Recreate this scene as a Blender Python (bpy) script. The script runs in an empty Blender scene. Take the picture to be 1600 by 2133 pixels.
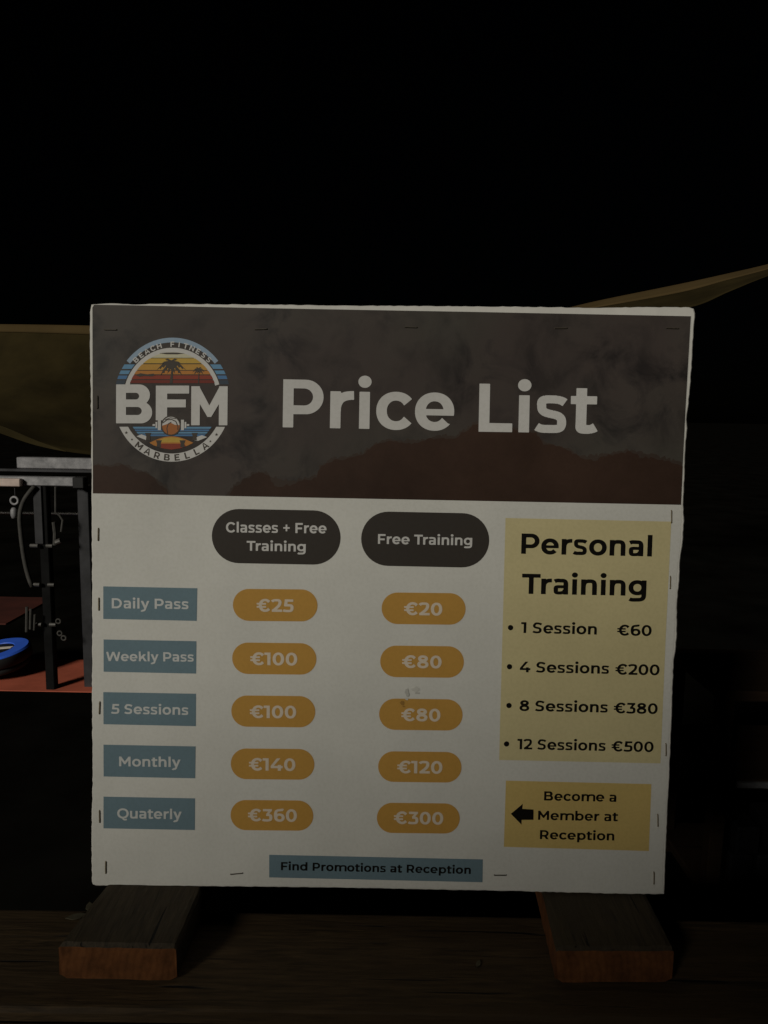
import bpy, math, random
import numpy as np
from mathutils import Vector, Matrix
from mathutils.geometry import tessellate_polygon
random.seed(4)
R = math.radians
scene = bpy.context.scene
COL = scene.collection

# ------------------------------------------------------------------ camera, night sky, lamp light
cam_data = bpy.data.cameras.new("camera")
cam_data.sensor_fit = 'VERTICAL'; cam_data.sensor_height = 36.0
cam_data.lens = 36.0 * 1540 / 2133
cam_data.clip_start = 0.02; cam_data.clip_end = 3000
cam = bpy.data.objects.new("camera", cam_data); COL.objects.link(cam)
cam.matrix_world = Matrix.Translation((0, 0, 1.5)) @ Matrix.Rotation(R(90 - 7.5), 4, 'X') @ Matrix.Rotation(R(1.0), 4, 'Z')
scene.camera = cam

SUN_EL, SUN_AZ, SUN_ANGLE, SUN_POWER = 22.0, 34.0, 11.0, 1.72     # low light from behind and left of the viewer
SKY = 0.00006
to_sun = Vector((-math.sin(R(SUN_AZ)) * math.cos(R(SUN_EL)), -math.cos(R(SUN_AZ)) * math.cos(R(SUN_EL)), math.sin(R(SUN_EL))))
world = bpy.data.worlds.new("World"); scene.world = world; world.use_nodes = True
wt = world.node_tree; wt.nodes.clear()
sky = wt.nodes.new('ShaderNodeTexSky'); sky.sky_type = 'NISHITA'; sky.sun_disc = False
sky.sun_elevation = R(SUN_EL); sky.sun_rotation = R(180 + SUN_AZ)
bg = wt.nodes.new('ShaderNodeBackground'); bg.inputs[1].default_value = SKY
wo = wt.nodes.new('ShaderNodeOutputWorld')
wt.links.new(sky.outputs[0], bg.inputs[0]); wt.links.new(bg.outputs[0], wo.inputs[0])
sl = bpy.data.lights.new("sun", 'SUN'); sl.energy = SUN_POWER; sl.angle = R(SUN_ANGLE); sl.color = (1.0, 0.955, 0.85)
so = bpy.data.objects.new("sun", sl); COL.objects.link(so)
so.rotation_euler = (-to_sun).to_track_quat('-Z', 'Y').to_euler()
so.location = to_sun * 20
scene.view_settings.view_transform = 'Standard'; scene.view_settings.look = 'None'
scene.view_settings.exposure = 0; scene.view_settings.gamma = 1

# ------------------------------------------------------------------ materials
def nodes_of(name):
    m = bpy.data.materials.new(name); m.use_nodes = True
    return m, m.node_tree, m.node_tree.nodes['Principled BSDF']

def coord(t, scale=(1, 1, 1), kind='Object'):
    tc = t.nodes.new('ShaderNodeTexCoord'); mp = t.nodes.new('ShaderNodeMapping')
    mp.inputs['Scale'].default_value = scale
    t.links.new(tc.outputs[kind], mp.inputs[0]); return mp.outputs[0]

def noise(t, vec, scale, detail=4, rough=0.55, dist=0.0):
    n = t.nodes.new('ShaderNodeTexNoise')
    n.inputs['Scale'].default_value = scale; n.inputs['Detail'].default_value = detail
    n.inputs['Roughness'].default_value = rough; n.inputs['Distortion'].default_value = dist
    t.links.new(vec, n.inputs['Vector']); return n.outputs['Fac']

def ramp(t, fac, stops):
    r = t.nodes.new('ShaderNodeValToRGB')
    while len(r.color_ramp.elements) < len(stops): r.color_ramp.elements.new(0.5)
    for e, (p, c) in zip(r.color_ramp.elements, stops):
        e.position = p; e.color = (*c, 1) if len(c) == 3 else c
    t.links.new(fac, r.inputs[0]); return r.outputs[0]

def mix(t, fac, a, b, mode='MIX'):
    n = t.nodes.new('ShaderNodeMix'); n.data_type = 'RGBA'; n.blend_type = mode
    for sock, v in ((n.inputs[0], fac), (n.inputs[6], a), (n.inputs[7], b)):
        if hasattr(v, 'links'): t.links.new(v, sock)
        elif isinstance(v, (int, float)): sock.default_value = v
        else: sock.default_value = (*v, 1)
    return n.outputs[2]

def bump(t, bs, height, strength, dist=0.001):
    b = t.nodes.new('ShaderNodeBump'); b.inputs['Strength'].default_value = strength
    b.inputs['Distance'].default_value = dist
    t.links.new(height, b.inputs['Height']); t.links.new(b.outputs[0], bs.inputs['Normal'])

def mat(name, col, rough=0.6, metal=0.0, var=0.12, scale=8.0, bmp=0.0, spec=0.4):
    """plain material with a mottled tone so that no surface is perfectly flat"""
    m, t, bs = nodes_of(name)
    f = noise(t, coord(t), scale, 5, 0.6)
    lo = tuple(c * (1 - var) for c in col); hi = tuple(min(1, c * (1 + var)) for c in col)
    t.links.new(ramp(t, f, [(0.3, lo), (0.7, hi)]), bs.inputs['Base Color'])
    bs.inputs['Roughness'].default_value = rough; bs.inputs['Metallic'].default_value = metal
    bs.inputs['Specular IOR Level'].default_value = spec
    if bmp: bump(t, bs, noise(t, coord(t), scale * 6, 4), bmp)
    return m

def wood(name, dark, light, axis='X', scale=1.0, rough=0.75, grain=0.9):
    """weathered timber: long grain, cracks and knots running along one axis"""
    m, t, bs = nodes_of(name)
    k = {'X': (0.09, 1, 1), 'Y': (1, 0.09, 1), 'Z': (1, 1, 0.09)}[axis]
    v = coord(t, tuple(c * scale for c in k))
    g = noise(t, v, 210, 8, 0.6, 0.5)
    broad = noise(t, v, 22, 5, 0.55, 1.0)
    c1 = ramp(t, g, [(0.3, dark), (0.72, light)])
    c2 = mix(t, ramp(t, broad, [(0.35, (0, 0, 0)), (0.7, (1, 1, 1))]), c1, tuple(x * 0.55 for x in light))
    k2 = {'X': (0.03, 1, 1), 'Y': (1, 0.03, 1), 'Z': (1, 1, 0.03)}[axis]
    cr = noise(t, coord(t, tuple(c * scale for c in k2)), 120, 3, 0.45, 0.7)
    crack = ramp(t, cr, [(0.30, (0.1, 0.1, 0.1)), (0.34, (1, 1, 1))])
    t.links.new(mix(t, 1.0, c2, crack, 'MULTIPLY'), bs.inputs['Base Color'])
    bs.inputs['Roughness'].default_value = rough; bs.inputs['Specular IOR Level'].default_value = 0.25
    h = mix(t, 0.6, g, crack)
    bump(t, bs, h, grain, 0.0025)
    return m

def paper(name, col, rough=0.55, var=0.05, fibre=0.05):
    m, t, bs = nodes_of(name)
    f = noise(t, coord(t), 9, 5, 0.6); sp = noise(t, coord(t), 260, 2, 0.5)
    c = ramp(t, f, [(0.3, tuple(x * (1 - var) for x in col)), (0.7, tuple(min(1, x * (1 + var)) for x in col))])
    c = mix(t, 1.0, c, ramp(t, sp, [(0.25, (0.94, 0.94, 0.93)), (0.6, (1, 1, 1))]), 'MULTIPLY')
    t.links.new(c, bs.inputs['Base Color'])
    bs.inputs['Roughness'].default_value = rough; bs.inputs['Specular IOR Level'].default_value = 0.10
    bump(t, bs, noise(t, coord(t), 6, 2), fibre * 2.5, 0.012)
    return m

WHITE = (0.58, 0.575, 0.535)
M = {}
M['paper'] = paper('white_paper', WHITE)
M['print_white'] = paper('print_white', (0.54, 0.53, 0.51))
M['print_black'] = paper('print_black', (0.006, 0.005, 0.004))
M['pill_black'] = paper('pill_black', (0.042, 0.036, 0.031), 0.5)
M['blue'] = paper('print_blue', (0.135, 0.200, 0.235))
M['orange'] = paper('print_orange', (0.46, 0.255, 0.058))
M['price_white'] = paper('price_white', (0.60, 0.52, 0.42))
M['label_white'] = paper('label_white', (0.52, 0.53, 0.52))
M['yellow'] = paper('print_yellow', (0.55, 0.48, 0.265))
M['ochre'] = paper('print_ochre', (0.54, 0.40, 0.145))
M['board'] = mat('painted_board', (0.60, 0.585, 0.54), 0.65, var=0.07, scale=22, bmp=0.25)

def header_material():
    """water-stained grey brown print with dark blooms"""
    m, t, bs = nodes_of('header_print')
    v = coord(t)
    a = noise(t, v, 7, 7, 0.62, 0.6); b = noise(t, v, 17, 6, 0.62, 0.5); c = noise(t, v, 4.0, 3, 0.5)
    base = ramp(t, a, [(0.28, (0.043, 0.038, 0.032)), (0.5, (0.058, 0.052, 0.044)), (0.74, (0.074, 0.066, 0.056))])
    base = mix(t, ramp(t, c, [(0.42, (0, 0, 0)), (0.62, (0.75, 0.75, 0.75))]), base, (0.056, 0.043, 0.039))
    d = noise(t, v, 5.5, 4, 0.55, 0.4)
    bloom = ramp(t, b, [(0.36, (0.36, 0.38, 0.42)), (0.46, (0.74, 0.75, 0.78)), (0.54, (1, 1, 1))])
    bloom = mix(t, ramp(t, d, [(0.40, (0.15, 0.15, 0.15)), (0.58, (1, 1, 1))]), (1, 1, 1), bloom)
    t.links.new(mix(t, 1.0, base, bloom, 'MULTIPLY'), bs.inputs['Base Color'])
    bs.inputs['Roughness'].default_value = 0.5; bs.inputs['Specular IOR Level'].default_value = 0.12
    bump(t, bs, noise(t, v, 11, 3), 0.05, 0.01)
    return m
M['header'] = header_material()
M['header_brown'] = paper('header_brown', (0.042, 0.024, 0.017), 0.5, 0.28)
M['header_mist'] = paper('header_mist', (0.049, 0.036, 0.029), 0.5, 0.25)
M['bloom'] = paper('header_bloom', (0.040, 0.038, 0.037), 0.5, 0.15)
M['smudge_dark'] = paper('smudge_dark', (0.22, 0.21, 0.19), 0.8)
M['smudge_pale'] = paper('smudge_pale', (0.43, 0.425, 0.39), 0.8)
M['smudge_faint'] = paper('smudge_faint', (0.50, 0.495, 0.455), 0.8)
M['smudge_burn'] = paper('smudge_burn', (0.29, 0.16, 0.04), 0.8)
M['staple'] = mat('staple_steel', (0.20, 0.165, 0.105), 0.5, 0.2, 0.3, 300)
M['staple_dark'] = mat('rusty_staple', (0.055, 0.045, 0.032), 0.6, 0.1, 0.3, 300)
M['emblem_dark'] = paper('emblem_dark', (0.070, 0.060, 0.051))
for nm, c in dict(sky=(0.27, 0.36, 0.46), blue1=(0.13, 0.27, 0.42), blue2=(0.085, 0.19, 0.36), blue3=(0.055, 0.07, 0.09), cream=(0.53, 0.50, 0.36),
                  gold=(0.50, 0.33, 0.07), amber=(0.46, 0.26, 0.06), tang=(0.44, 0.19, 0.05), red=(0.25, 0.055, 0.035), rust=(0.17, 0.04, 0.03),
                  ball=(0.36, 0.14, 0.05)).items():
    M['e_' + nm] = paper('emblem_' + nm, c)

M['plank'] = wood('dark_weathered_plank', (0.012, 0.008, 0.004), (0.086, 0.055, 0.026), 'X', grain=1.0)
M['stub_top'] = wood('dark_weathered_stub', (0.012, 0.009, 0.005), (0.056, 0.041, 0.023), 'Y', grain=1.0)
def end_grain():
    """sawn end of a timber: growth rings, saw marks and dirt"""
    m, t, bs = nodes_of('end_grain')
    v = coord(t); wv = t.nodes.new('ShaderNodeTexWave'); wv.wave_type = 'RINGS'; wv.rings_direction = 'Y'
    mp = t.nodes.new('ShaderNodeMapping'); mp.inputs['Location'].default_value = (0.06, 0, -0.82)
    t.links.new(v, mp.inputs[0]); t.links.new(mp.outputs[0], wv.inputs['Vector'])
    wv.inputs['Scale'].default_value = 38; wv.inputs['Distortion'].default_value = 5; wv.inputs['Detail'].default_value = 3; wv.inputs['Detail Scale'].default_value = 1.5
    f = noise(t, v, 48, 6, 0.65)
    c = ramp(t, f, [(0.3, (0.072, 0.028, 0.010)), (0.7, (0.160, 0.062, 0.021))])
    c = mix(t, 1.0, c, ramp(t, wv.outputs['Fac'], [(0.0, (0.86, 0.84, 0.82)), (0.6, (1, 1, 1))]), 'MULTIPLY')
    t.links.new(c, bs.inputs['Base Color']); bs.inputs['Roughness'].default_value = 0.9; bs.inputs['Specular IOR Level'].default_value = 0.15
    bump(t, bs, f, 0.6); return m
M['end_grain'] = end_grain()
M['post_wood'] = wood('post_wood', (0.03, 0.02, 0.012), (0.09, 0.065, 0.035), 'Z')
M['shelf_wood'] = wood('shelf_wood', (0.03, 0.018, 0.01), (0.10, 0.06, 0.035), 'X')
def galvanised():
    m, t, bs = nodes_of('galvanised_steel')
    v = coord(t); a = noise(t, v, 26, 6, 0.7); b = noise(t, v, 7, 3, 0.5)
    c = ramp(t, a, [(0.28, (0.17, 0.17, 0.18)), (0.75, (0.50, 0.49, 0.50))])
    c = mix(t, ramp(t, b, [(0.3, (0.5, 0.5, 0.5)), (0.65, (0, 0, 0))]), c, (0.15, 0.148, 0.15))
    t.links.new(c, bs.inputs['Base Color']); bs.inputs['Roughness'].default_value = 0.6
    bs.inputs['Metallic'].default_value = 0.15
    bump(t, bs, a, 0.3); return m
M['galv'] = galvanised()
M['pink_steel'] = mat('pale_pink_steel', (0.62, 0.50, 0.44), 0.5, var=0.15, scale=30)  # paler and pinker than the beam steel
M['dark_steel'] = mat('dark_steel', (0.006, 0.006, 0.006), 0.7, 0.0, 0.4, 14, spec=0.1)
M['grey_steel'] = mat('grey_steel', (0.036, 0.036, 0.039), 0.5, 0.2, 0.45, 9)
M['peg'] = mat('peg_steel', (0.105, 0.10, 0.092), 0.4, 0.3, 0.3, 40)
M['black'] = mat('black_rubber', (0.012, 0.012, 0.012), 0.7, var=0.3, bmp=0.2)
M['band'] = mat('pale_band', (0.055, 0.052, 0.046), 0.7, var=0.35, scale=30)
M['mat_red'] = mat('red_rubber', (0.56, 0.135, 0.075), 0.7, var=0.18, scale=6, bmp=0.15)
M['mat_maroon'] = mat('maroon_rubber', (0.085, 0.02, 0.012), 0.8, var=0.3, scale=4)
M['plate_blue'] = mat('blue_rubber', (0.05, 0.17, 0.90), 0.5, var=0.08, scale=12)
M['plate_mark'] = mat('plate_mark', (0.88, 0.80, 0.72), 0.6, var=0.05)
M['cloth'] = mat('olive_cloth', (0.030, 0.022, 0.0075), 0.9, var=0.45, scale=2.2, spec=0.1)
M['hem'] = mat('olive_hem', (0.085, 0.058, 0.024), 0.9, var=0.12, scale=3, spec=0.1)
M['lit_rim'] = mat('olive_lit_rim', (0.11, 0.085, 0.034), 0.9, var=0.2, scale=6, spec=0.1)  # lighter cloth colour, paints the light on the sail's lower rim
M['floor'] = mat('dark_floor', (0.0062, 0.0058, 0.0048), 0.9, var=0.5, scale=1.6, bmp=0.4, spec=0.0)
M['concrete'] = mat('concrete', (0.25, 0.24, 0.22), 0.85, var=0.15, scale=3, bmp=0.3)
M['leaf'] = mat('dry_leaf', (0.06, 0.052, 0.03), 0.8, var=0.3, scale=60)

# ------------------------------------------------------------------ mesh helpers
class MB:
    """collects shapes and links them as one mesh object"""
    def __init__(s): s.v = []; s.f = []; s.mi = []
    def add(s, vs, fs, mi=0):
        b = len(s.v); s.v += [tuple(p) for p in vs]
        s.f += [tuple(i + b for i in f) for f in fs]; s.mi += [mi] * len(fs)
    def box(s, a, b, mi=0, bev=0.0):
        (x0, y0, z0), (x1, y1, z1) = a, b
        if bev <= 0:
            vs = [(x, y, z) for z in (z0, z1) for y in (y0, y1) for x in (x0, x1)]
            s.add(vs, [(0, 2, 3, 1), (4, 5, 7, 6), (0, 1, 5, 4), (2, 6, 7, 3), (0, 4, 6, 2), (1, 3, 7, 5)], mi); return
        c = Vector(((x0 + x1) / 2, (y0 + y1) / 2, (z0 + z1) / 2)); h = Vector((x1 - x0, y1 - y0, z1 - z0)) / 2
        vs = []; ix = {}
        for sx in (-1, 1):
            for sy in (-1, 1):
                for sz in (-1, 1):
                    for ax in range(3):
                        d = [h[i] - (0 if i == ax else bev) for i in range(3)]
                        ix[(sx, sy, sz, ax)] = len(vs); vs.append((c.x + sx * d[0], c.y + sy * d[1], c.z + sz * d[2]))
        fs = []
        for ax in range(3):
            o1, o2 = [i for i in range(3) if i != ax]
            for sg in (-1, 1):
                q = []
                for s1, s2 in ((-1, -1), (1, -1), (1, 1), (-1, 1)):
                    k = [0, 0, 0]; k[ax] = sg; k[o1] = s1; k[o2] = s2; q.append(ix[(*k, ax)])
                fs.append(q)
            for s1 in (-1, 1):
                for s2 in (-1, 1):
                    q = []
                    for sg, w in ((-1, o1), (1, o1), (1, o2), (-1, o2)):
                        k = [0, 0, 0]; k[ax] = sg; k[o1] = s1; k[o2] = s2; q.append(ix[(*k, w)])
                    fs.append(q)
        for sx in (-1, 1):
            for sy in (-1, 1):
                for sz in (-1, 1): fs.append([ix[(sx, sy, sz, a_)] for a_ in range(3)])
        s.add(vs, fs, mi)
    def tube(s, pts, r, mi=0, seg=10, cap=True):
        pts = [Vector(p) for p in pts]; rings = []
        for i, p in enumerate(pts):
            d = (pts[min(i + 1, len(pts) - 1)] - pts[max(i - 1, 0)]).normalized()
            a = d.orthogonal().normalized() if i == 0 else (rings[-1][1] - d * rings[-1][1].dot(d)).normalized()
            rings.append((p, a, d.cross(a)))
        vs = []; rr = r if isinstance(r, (list, tuple)) else [r] * len(pts)
        for (p, a, b), q in zip(rings, rr):
            vs += [p + (a * math.cos(t) + b * math.sin(t)) * q for t in [2 * math.pi * k / seg for k in range(seg)]]
        fs = [(i * seg + k, i * seg + (k + 1) % seg, (i + 1) * seg + (k + 1) % seg, (i + 1) * seg + k) for i in range(len(pts) - 1) for k in range(seg)]
        if cap: fs += [tuple(range(seg))[::-1], tuple(range((len(pts) - 1) * seg, len(pts) * seg))]
        s.add(vs, fs, mi)
    def lathe(s, prof, c, mi=0, seg=64, mat4=None):
        """profile of (radius, height) turned about the vertical through c"""
        vs = []
        for r_, z in prof: vs += [(r_ * math.cos(2 * math.pi * k / seg), r_ * math.sin(2 * math.pi * k / seg), z) for k in range(seg)]
        if mat4: vs = [mat4 @ Vector(p) for p in vs]
        vs = [(p[0] + c[0], p[1] + c[1], p[2] + c[2]) for p in vs]
        fs = [(i * seg + k, i * seg + (k + 1) % seg, (i + 1) * seg + (k + 1) % seg, (i + 1) * seg + k) for i in range(len(prof) - 1) for k in range(seg)]
        s.add(vs, fs, mi)
    def build(s, name, mats, parent=None, smooth=False):
        me = bpy.data.meshes.new(name); me.from_pydata(s.v, [], s.f)
        for m in (mats if isinstance(mats, (list, tuple)) else [mats]): me.materials.append(m)
        me.polygons.foreach_set('material_index', s.mi)
        if smooth: me.polygons.foreach_set('use_smooth', [True] * len(me.polygons))
        me.validate(); me.update()
        o = bpy.data.objects.new(name, me); COL.objects.link(o)
        if parent: o.parent = parent
        return o

def tag(o, label=None, cat=None, group=None, kind=None):
    for k, v in (('label', label), ('category', cat), ('group', group), ('kind', kind)):
        if v: o[k] = v
    return o
def empty(name, loc, label, cat, group=None):
    o = bpy.data.objects.new(name, None); COL.objects.link(o); o.location = loc
    o.empty_display_size = 0.05
    return tag(o, label, cat, group)

# ------------------------------------------------------------------ lettering: glyphs drawn as outlines
def rect(x0, y0, x1, y1): return [(x0, y0), (x1, y0), (x1, y1), (x0, y1)]
def ell(cx, cy, rx, ry, n=56, e=2.12):
    out = []
    for k in range(n):
        t = 2 * math.pi * k / n; c, s_ = math.cos(t), math.sin(t)
        out.append((cx + rx * math.copysign(abs(c) ** (2 / e), c), cy + ry * math.copysign(abs(s_) ** (2 / e), s_)))
    return out
def dee(x0, y0, x1, y1, k=1.0):
    """a D outline: straight left side, round right side"""
    ry = (y1 - y0) / 2; rx = min(ry * k, x1 - x0); cy = (y0 + y1) / 2; out = [(x0, y0), (x1 - rx, y0)]
    for i in range(1, 24):
        t = -math.pi / 2 + math.pi * i / 24; out.append((x1 - rx + rx * math.cos(t), cy + ry * math.sin(t)))
    return out + [(x1 - rx, y1), (x0, y1)]
def bez(p, n=12):
    out = [p[0]]
    for i in range(0, len(p) - 3, 3):
        a, b, c, d = p[i:i + 4]
        for k in range(1, n + 1):
            t = k / n; q = 1 - t
            out.append(tuple(q ** 3 * a[j] + 3 * q * q * t * b[j] + 3 * q * t * t * c[j] + t ** 3 * d[j] for j in (0, 1)))
    return out
def stroke(path, S, H):
    """list of quads following a path; vertical parts S thick, horizontal parts H thick"""
    n = len(path); L = []; Rr = []
    for i in range(n):
        a = path[max(i - 1, 0)]; b = path[min(i + 1, n - 1)]
        dx, dy = b[0] - a[0], b[1] - a[1]; l = math.hypot(dx, dy) or 1
        nx, ny = -dy / l, dx / l
        w = math.hypot(nx * S, ny * H) / 2
        L.append((path[i][0] + nx * w, path[i][1] + ny * w)); Rr.append((path[i][0] - nx * w, path[i][1] - ny * w))
    return [[L[i], L[i + 1], Rr[i + 1], Rr[i]] for i in range(n - 1)]
def wedge(cx, cy, a0, a1, r=900):
    return [(cx, cy), (cx + r * math.cos(R(a0)), cy + r * math.sin(R(a0))), (cx + r * math.cos(R((a0 + a1) / 2)), cy + r * math.sin(R((a0 + a1) / 2))), (cx + r * math.cos(R(a1)), cy + r * math.sin(R(a1)))]

def glyph(ch, S, H):
    """(advance, operations): '+' adds, '-' cuts an outline"""
    h2 = H / 2; s2 = S / 2; X = 540; G = []
    def A(*ps): G.extend(('+', p) for p in ps)
    def K(*ps): G.extend(('-', p) for p in ps)
    def ring(cx, cy, rx, ry): A(ell(cx, cy, rx, ry)); K(ell(cx, cy, rx - S, ry - H))
    def path(p, s_=S, h_=H, n=12): A(*stroke(bez(p, n), s_, h_))
    def arch(x0, x1): path([(x0, 250), (x0, 430), (x0 + (x1 - x0) * .18, 548 - h2), (x0 + (x1 - x0) * .55, 548 - h2), (x0 + (x1 - x0) * .86, 548 - h2), (x1, 460), (x1, 310)], S, H, 16); A(rect(x1 - s2, 0, x1 + s2, 312))
    adv = 600
    if ch == ' ': adv = 280
    elif ch == 'P': A(dee(72, 196, 672, 700, 1.05)); K(dee(72 + S, 196 + H, 672 - S, 700 - H, 1.05)); A(rect(72, 0, 72 + S, 700)); adv = 706
    elif ch == 'R': A(dee(72, 196, 672, 700, 1.05)); K(dee(72 + S, 196 + H, 672 - S, 700 - H, 1.05)); A(rect(72, 0, 72 + S, 700), [(345, 250), (345 + S * 1.2, 250), (685, 0), (685 - S * 1.15, 0)]); adv = 735
    elif ch == 'B':
        A(dee(72, 320, 660, 700, 1.0), dee(72, 0, 700, 392, 1.0)); K(dee(72 + S, 362 + h2 * .9, 645 - S, 700 - H), dee(72 + S, H, 690 - S, 362 - h2 * .9)); adv = 755
    elif ch == 'D': A(dee(72, 0, 745, 700, 1.02)); K(dee(72 + S, H, 745 - S, 700 - H, 1.02)); adv = 810
    elif ch == 'C': ring(405, 350, 368, 362); K(wedge(430, 350, -41, 41)); adv = 740
    elif ch == 'Q': ring(430, 350, 394, 362); path([(440, 30), (440, -95), (560, -140), (690, -60)], S * .85, H * .85); adv = 850
    elif ch == 'L': A(rect(72, 0, 72 + S, 700), rect(72, 0, 565, H)); adv = 590
    elif ch == 'F': A(rect(72, 0, 72 + S, 700), rect(72, 700 - H, 600, 700), rect(72, 262, 548, 262 + H)); adv = 630
    elif ch == 'E': A(rect(72, 0, 72 + S, 700), rect(72, 700 - H, 606, 700), rect(72, 290, 555, 290 + H), rect(72, 0, 620, H)); adv = 670
    elif ch == 'T': A(rect(10, 700 - H, 620, 700), rect(315 - s2, 0, 315 + s2, 700)); adv = 628
    elif ch == 'I': A(rect(72, 0, 72 + S, 700)); adv = 144 + S
    elif ch == 'H': A(rect(72, 0, 72 + S, 700), rect(706 - S, 0, 706, 700), rect(72, 350 - h2, 700, 350 + h2)); adv = 780
    elif ch == 'A': A([(5, 0), (5 + S * 1.08, 0), (370 + S * .08, 700), (370 - s2, 700)], [(735, 0), (735 - S * 1.08, 0), (370 - S * .08, 700), (370 + s2, 700)], rect(150, 150, 590, 150 + H)); adv = 740
    elif ch == 'N': A(rect(72, 0, 72 + S, 700), rect(716 - S, 0, 716, 700), [(72, 700), (72 + S * .9, 700), (716, 0), (716 - S * .9, 0)]); adv = 790
    elif ch == 'M': A(rect(72, 0, 72 + S, 700), rect(838 - S, 0, 838, 700), [(72, 700), (72 + S * .92, 700), (455, 355), (838 - S * .92, 700), (838, 700), (838, 645), (495, 150), (415, 150), (72, 645)]); adv = 910
    elif ch == 'W': A(*stroke([(10 + s2, 700), (262, 0)], S, S), *stroke([(262, 0), (535, 700)], S, S), *stroke([(535, 700), (800, 0)], S, S), *stroke([(800, 0), (1052 - s2, 700)], S, S)); K(rect(-100, 700, 1200, 900), rect(-100, -200, 1200, 0)); adv = 1060
    elif ch == 'S': path([(548, 568), (490, 610), (415, 712 - H + h2 - 8), (325, 712 - h2 - 4), (190, 712 - h2 - 4), (30 + S, 630), (40 + s2, 505), (30 + s2, 395), (190, 372), (312, 350), (440, 326), (570 - s2, 300), (566 - s2, 190), (566 - s2, 70 + h2 * .6), (420, h2 - 8), (305, h2 - 8), (205, h2 - 8), (115, 70), (62, 118)], S * .98, H * .98); adv = 635
    elif ch == 'o': ring(322, 270, 292, 279); adv = 644
    elif ch == 'c': ring(322, 270, 292, 279); K(wedge(345, 270, -40, 40)); adv = 575
    elif ch == 'e': ring(318, 270, 290, 279); K([(330, 215), (900, 215), (900, -60), (470, -60), (430, 150)][0:2] + [(900, 215), (900, 30), (520, 100), (392, 215)]); A(rect(90, 215, 604, 215 + H * .72)); K(rect(609, 0, 800, 215)); adv = 636
    elif ch == 'a':
        path([(78, 452), (150, 500), (215, 548 - h2), (290, 548 - h2), (400, 548 - h2), (530 - s2, 480), (530 - s2, 330)], S, H); A(rect(530 - S, 0, 530, 335))
        path([(530 - S, 322 - h2 * .8), (400, 322 - h2 * .8), (300, 322 - h2 * .8), (265, 322 - h2 * .8), (110, 322 - h2 * .8), (45 + s2, 255), (45 + s2, 160), (45 + s2, 80), (130, h2 * .9 - 8), (225, h2 * .9 - 8), (330, h2 * .9 - 8), (400, 70), (420, 150)], S * .95, H * .85); adv = 594
    elif ch == 'n': A(rect(66, 0, 66 + S, X)); arch(66 + s2, 592 - s2); adv = 655
    elif ch == 'h': A(rect(66, 0, 66 + S, 742)); arch(66 + s2, 592 - s2); adv = 655
    elif ch == 'm': A(rect(66, 0, 66 + S, X)); arch(66 + s2, 522 - s2 * .2); arch(522 - s2 * .2, 978 - s2 * .4); adv = 1040
    elif ch == 'r': A(rect(66, 0, 66 + S, X)); path([(66 + s2, 230), (66 + s2, 420), (230, 548 - h2), (416, 548 - h2)], S, H); adv = 430
    elif ch == 'u': A(rect(590 - S, 0, 590, X), rect(62, 235, 62 + S, X)); path([(62 + s2, 240), (62 + s2, 85), (150, h2 - 8), (300, h2 - 8), (440, h2 - 8), (590 - s2, 110), (590 - s2, 290)], S, H, 16); adv = 655
    elif ch == 'l': A(rect(66, 0, 66 + S, 742)); adv = 132 + S
    elif ch == 'i': A(rect(66, 0, 66 + S, X), ell(66 + s2, 686, S * .63, S * .57, 40, 2)); adv = 132 + S
    elif ch == 'b': ring(366, 270, 292, 279); A(rect(66, 0, 66 + S, 742)); adv = 690
    elif ch == 'p': ring(366, 270, 292, 279); A(rect(66, -194, 66 + S, X)); adv = 690
    elif ch == 'd': ring(322, 270, 292, 279); A(rect(622 - S, 0, 622, 742)); adv = 690
    elif ch == 'g':
        ring(322, 284, 290, 264); A(rect(622 - S, 40, 622, X)); path([(622 - s2, 45), (622 - s2, -90), (500, -202 + h2), (340, -202 + h2), (230, -202 + h2), (150, -160), (80, -108)], S, H); adv = 694
    elif ch == 'y':
        A([(8, X), (8 + S * 1.12, X), (360, 95), (300, -10), (248, -10)], [(586, X), (586 - S * 1.05, X), (215, -60), (345, -60)])
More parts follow.
